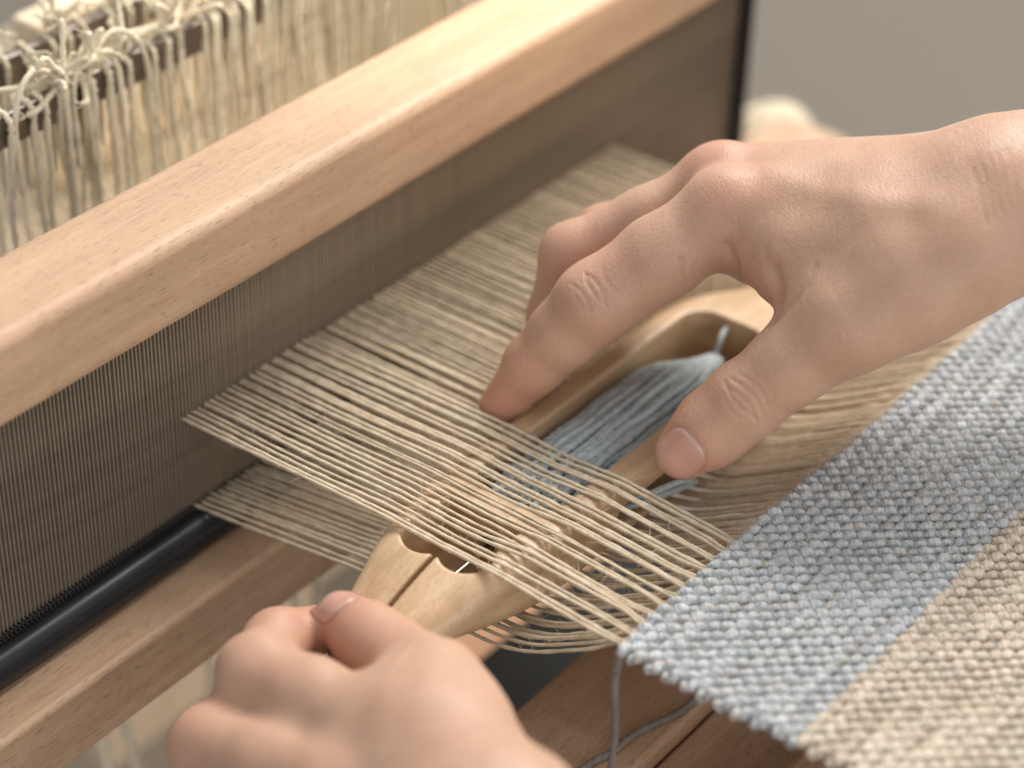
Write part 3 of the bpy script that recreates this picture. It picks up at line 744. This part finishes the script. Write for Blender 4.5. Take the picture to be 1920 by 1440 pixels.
# ---- lower hand, pinching the shuttle's nose
lh = dict(
 tT = A3 (-0.0356, 0.0672, -0.0026), tI = A3 (-0.0401, 0.0461, -0.0015), tM = A3 (-0.0487, 0.0250, 0.0056), tC = A3 (-0.0647, 0.0072, 0.0068),
 iT = A3 (-0.0358, 0.0760, -0.0110), iD = A3 (-0.0499, 0.0780, -0.0080), iP = A3 (-0.0666, 0.0699, -0.0028), iM = A3 (-0.0705, 0.0284, 0.0043),
 mT = A3 (-0.0463, 0.0745, -0.0244), mD = A3 (-0.0652, 0.0777, -0.0225), mP = A3 (-0.0861, 0.0691, -0.0137), mM = A3 (-0.0885, 0.0216, 0.0005),
 rP = A3 (-0.0933, 0.0678, -0.0266), rM = A3 (-0.0975, 0.0210, -0.0104), rD = A3 (-0.0716, 0.0736, -0.0370), rT = A3 (-0.0552, 0.0710, -0.0378),
 pP = A3 (-0.0979, 0.0584, -0.0365), pM = A3 (-0.1003, 0.0171, -0.0223), pD = A3 (-0.0779, 0.0645, -0.0485), pT = A3 (-0.0642, 0.0631, -0.0462),
 W = A3 (-0.0869, -0.0253, 0.0041), FA = A3 (-0.1073, -0.0889, -0.0251))
def left_hand_f(p):
    H = lh
    idx = chain(p, [H['iM'], mid(H['iM'],H['iP'],.5), H['iP'], H['iD'], H['iT']], [.0118,.0110,.0104,.0090,.0068], .005)
    mdl = chain(p, [H['mM'], mid(H['mM'],H['mP'],.5), H['mP'], H['mD'], H['mT']], [.0118,.0108,.0104,.0085,.0065], .005)
    rg = chain(p, [H['rM'], mid(H['rM'],H['rP'],.5), H['rP'], H['rD'], H['rT']], [.0108,.0092,.0086,.0076,.0060], .005)
    pk = chain(p, [H['pM'], mid(H['pM'],H['pP'],.5), H['pP'], H['pD'], H['pT']], [.0100,.0084,.0078,.0068,.0055], .005)
    thm = chain(p, [H['tM'], mid(H['tM'],H['tI'],.5), H['tI'], mid(H['tI'],H['tT'],.5), H['tT']], [.0116,.0102,.0098,.0090,.0074], .005)
    W = H['W']; lat = (H['pM']-H['iM']); lat = lat/np.linalg.norm(lat); pal = None
    for mm, r0, r1, o in (('iM',.0165,.0118,-.012), ('mM',.0165,.0118,-.004), ('rM',.016,.0112,.004), ('pM',.015,.0105,.011)):
        q = seg(p, W+lat*o, H[mm], r0, r1); pal = q if pal is None else smin(pal, q, .010)
    the = chain(p, [mid(W,H['tC'],.4), H['tC'], mid(H['tC'],H['tM'],.5), H['tM']], [.018,.0165,.0145,.0122], .008)
    web = chain(p, [mid(H['tC'],H['iM'],.4), mid(H['tM'],H['iM'],.45)], [.015,.0105], .008)
    body = smin(smin(pal, the, .012), web, .010)
    body = smin(body, chain(p, [W, H['FA']], [.021,.029], .01), .016)
    body = smin(body, thm, .006)
    fg = smin(idx, mdl, .0060); fg = smin(fg, rg, .0015); fg = smin(fg, pk, .0015)
    return smin(body, fg, .005)
H = lh
allp = np.array([H[k] for k in H])
cr = []
tn = toward(H['tI'])
td = H['tT']-H['tI']; td /= np.linalg.norm(td); nn = toward(H['tT'])+A3(.1,.25,.75); nn -= td*nn.dot(td)
nail_groove(left_hand_f, H['tT']-td*.0050, td, nn, .0140, .0120, cr)
for o in (-.003, 0, .003):
    arc_on(left_hand_f, H['tI'], tn, H['tI']-H['tT'], [(o, t) for t in np.linspace(-.006, .006, 6)], .0003, .0006, cr)
red = [(H['tT'], .018, .9), (H['iT'], .016, .9), (H['iD'], .014, .6), (H['tI'], .014, .55), (mid(H['iM'],H['iP'],.75), .014, .35), (H['mP'], .014, .4)]
lho = finish_hand('hand', left_hand_f, allp.min(0)-.032, allp.max(0)+.032, .00095, H['iM']-H['W'], red, cr,
   'blurred near hand at the bottom, thumb and forefinger pinching the tip of the shuttle')
td = H['tT']-H['tI']; td /= np.linalg.norm(td)
make_nail(lho, left_hand_f, H['tT']-td*.0050, td, toward(H['tT'])+A3(.1,.25,.75), .0140, .0120)
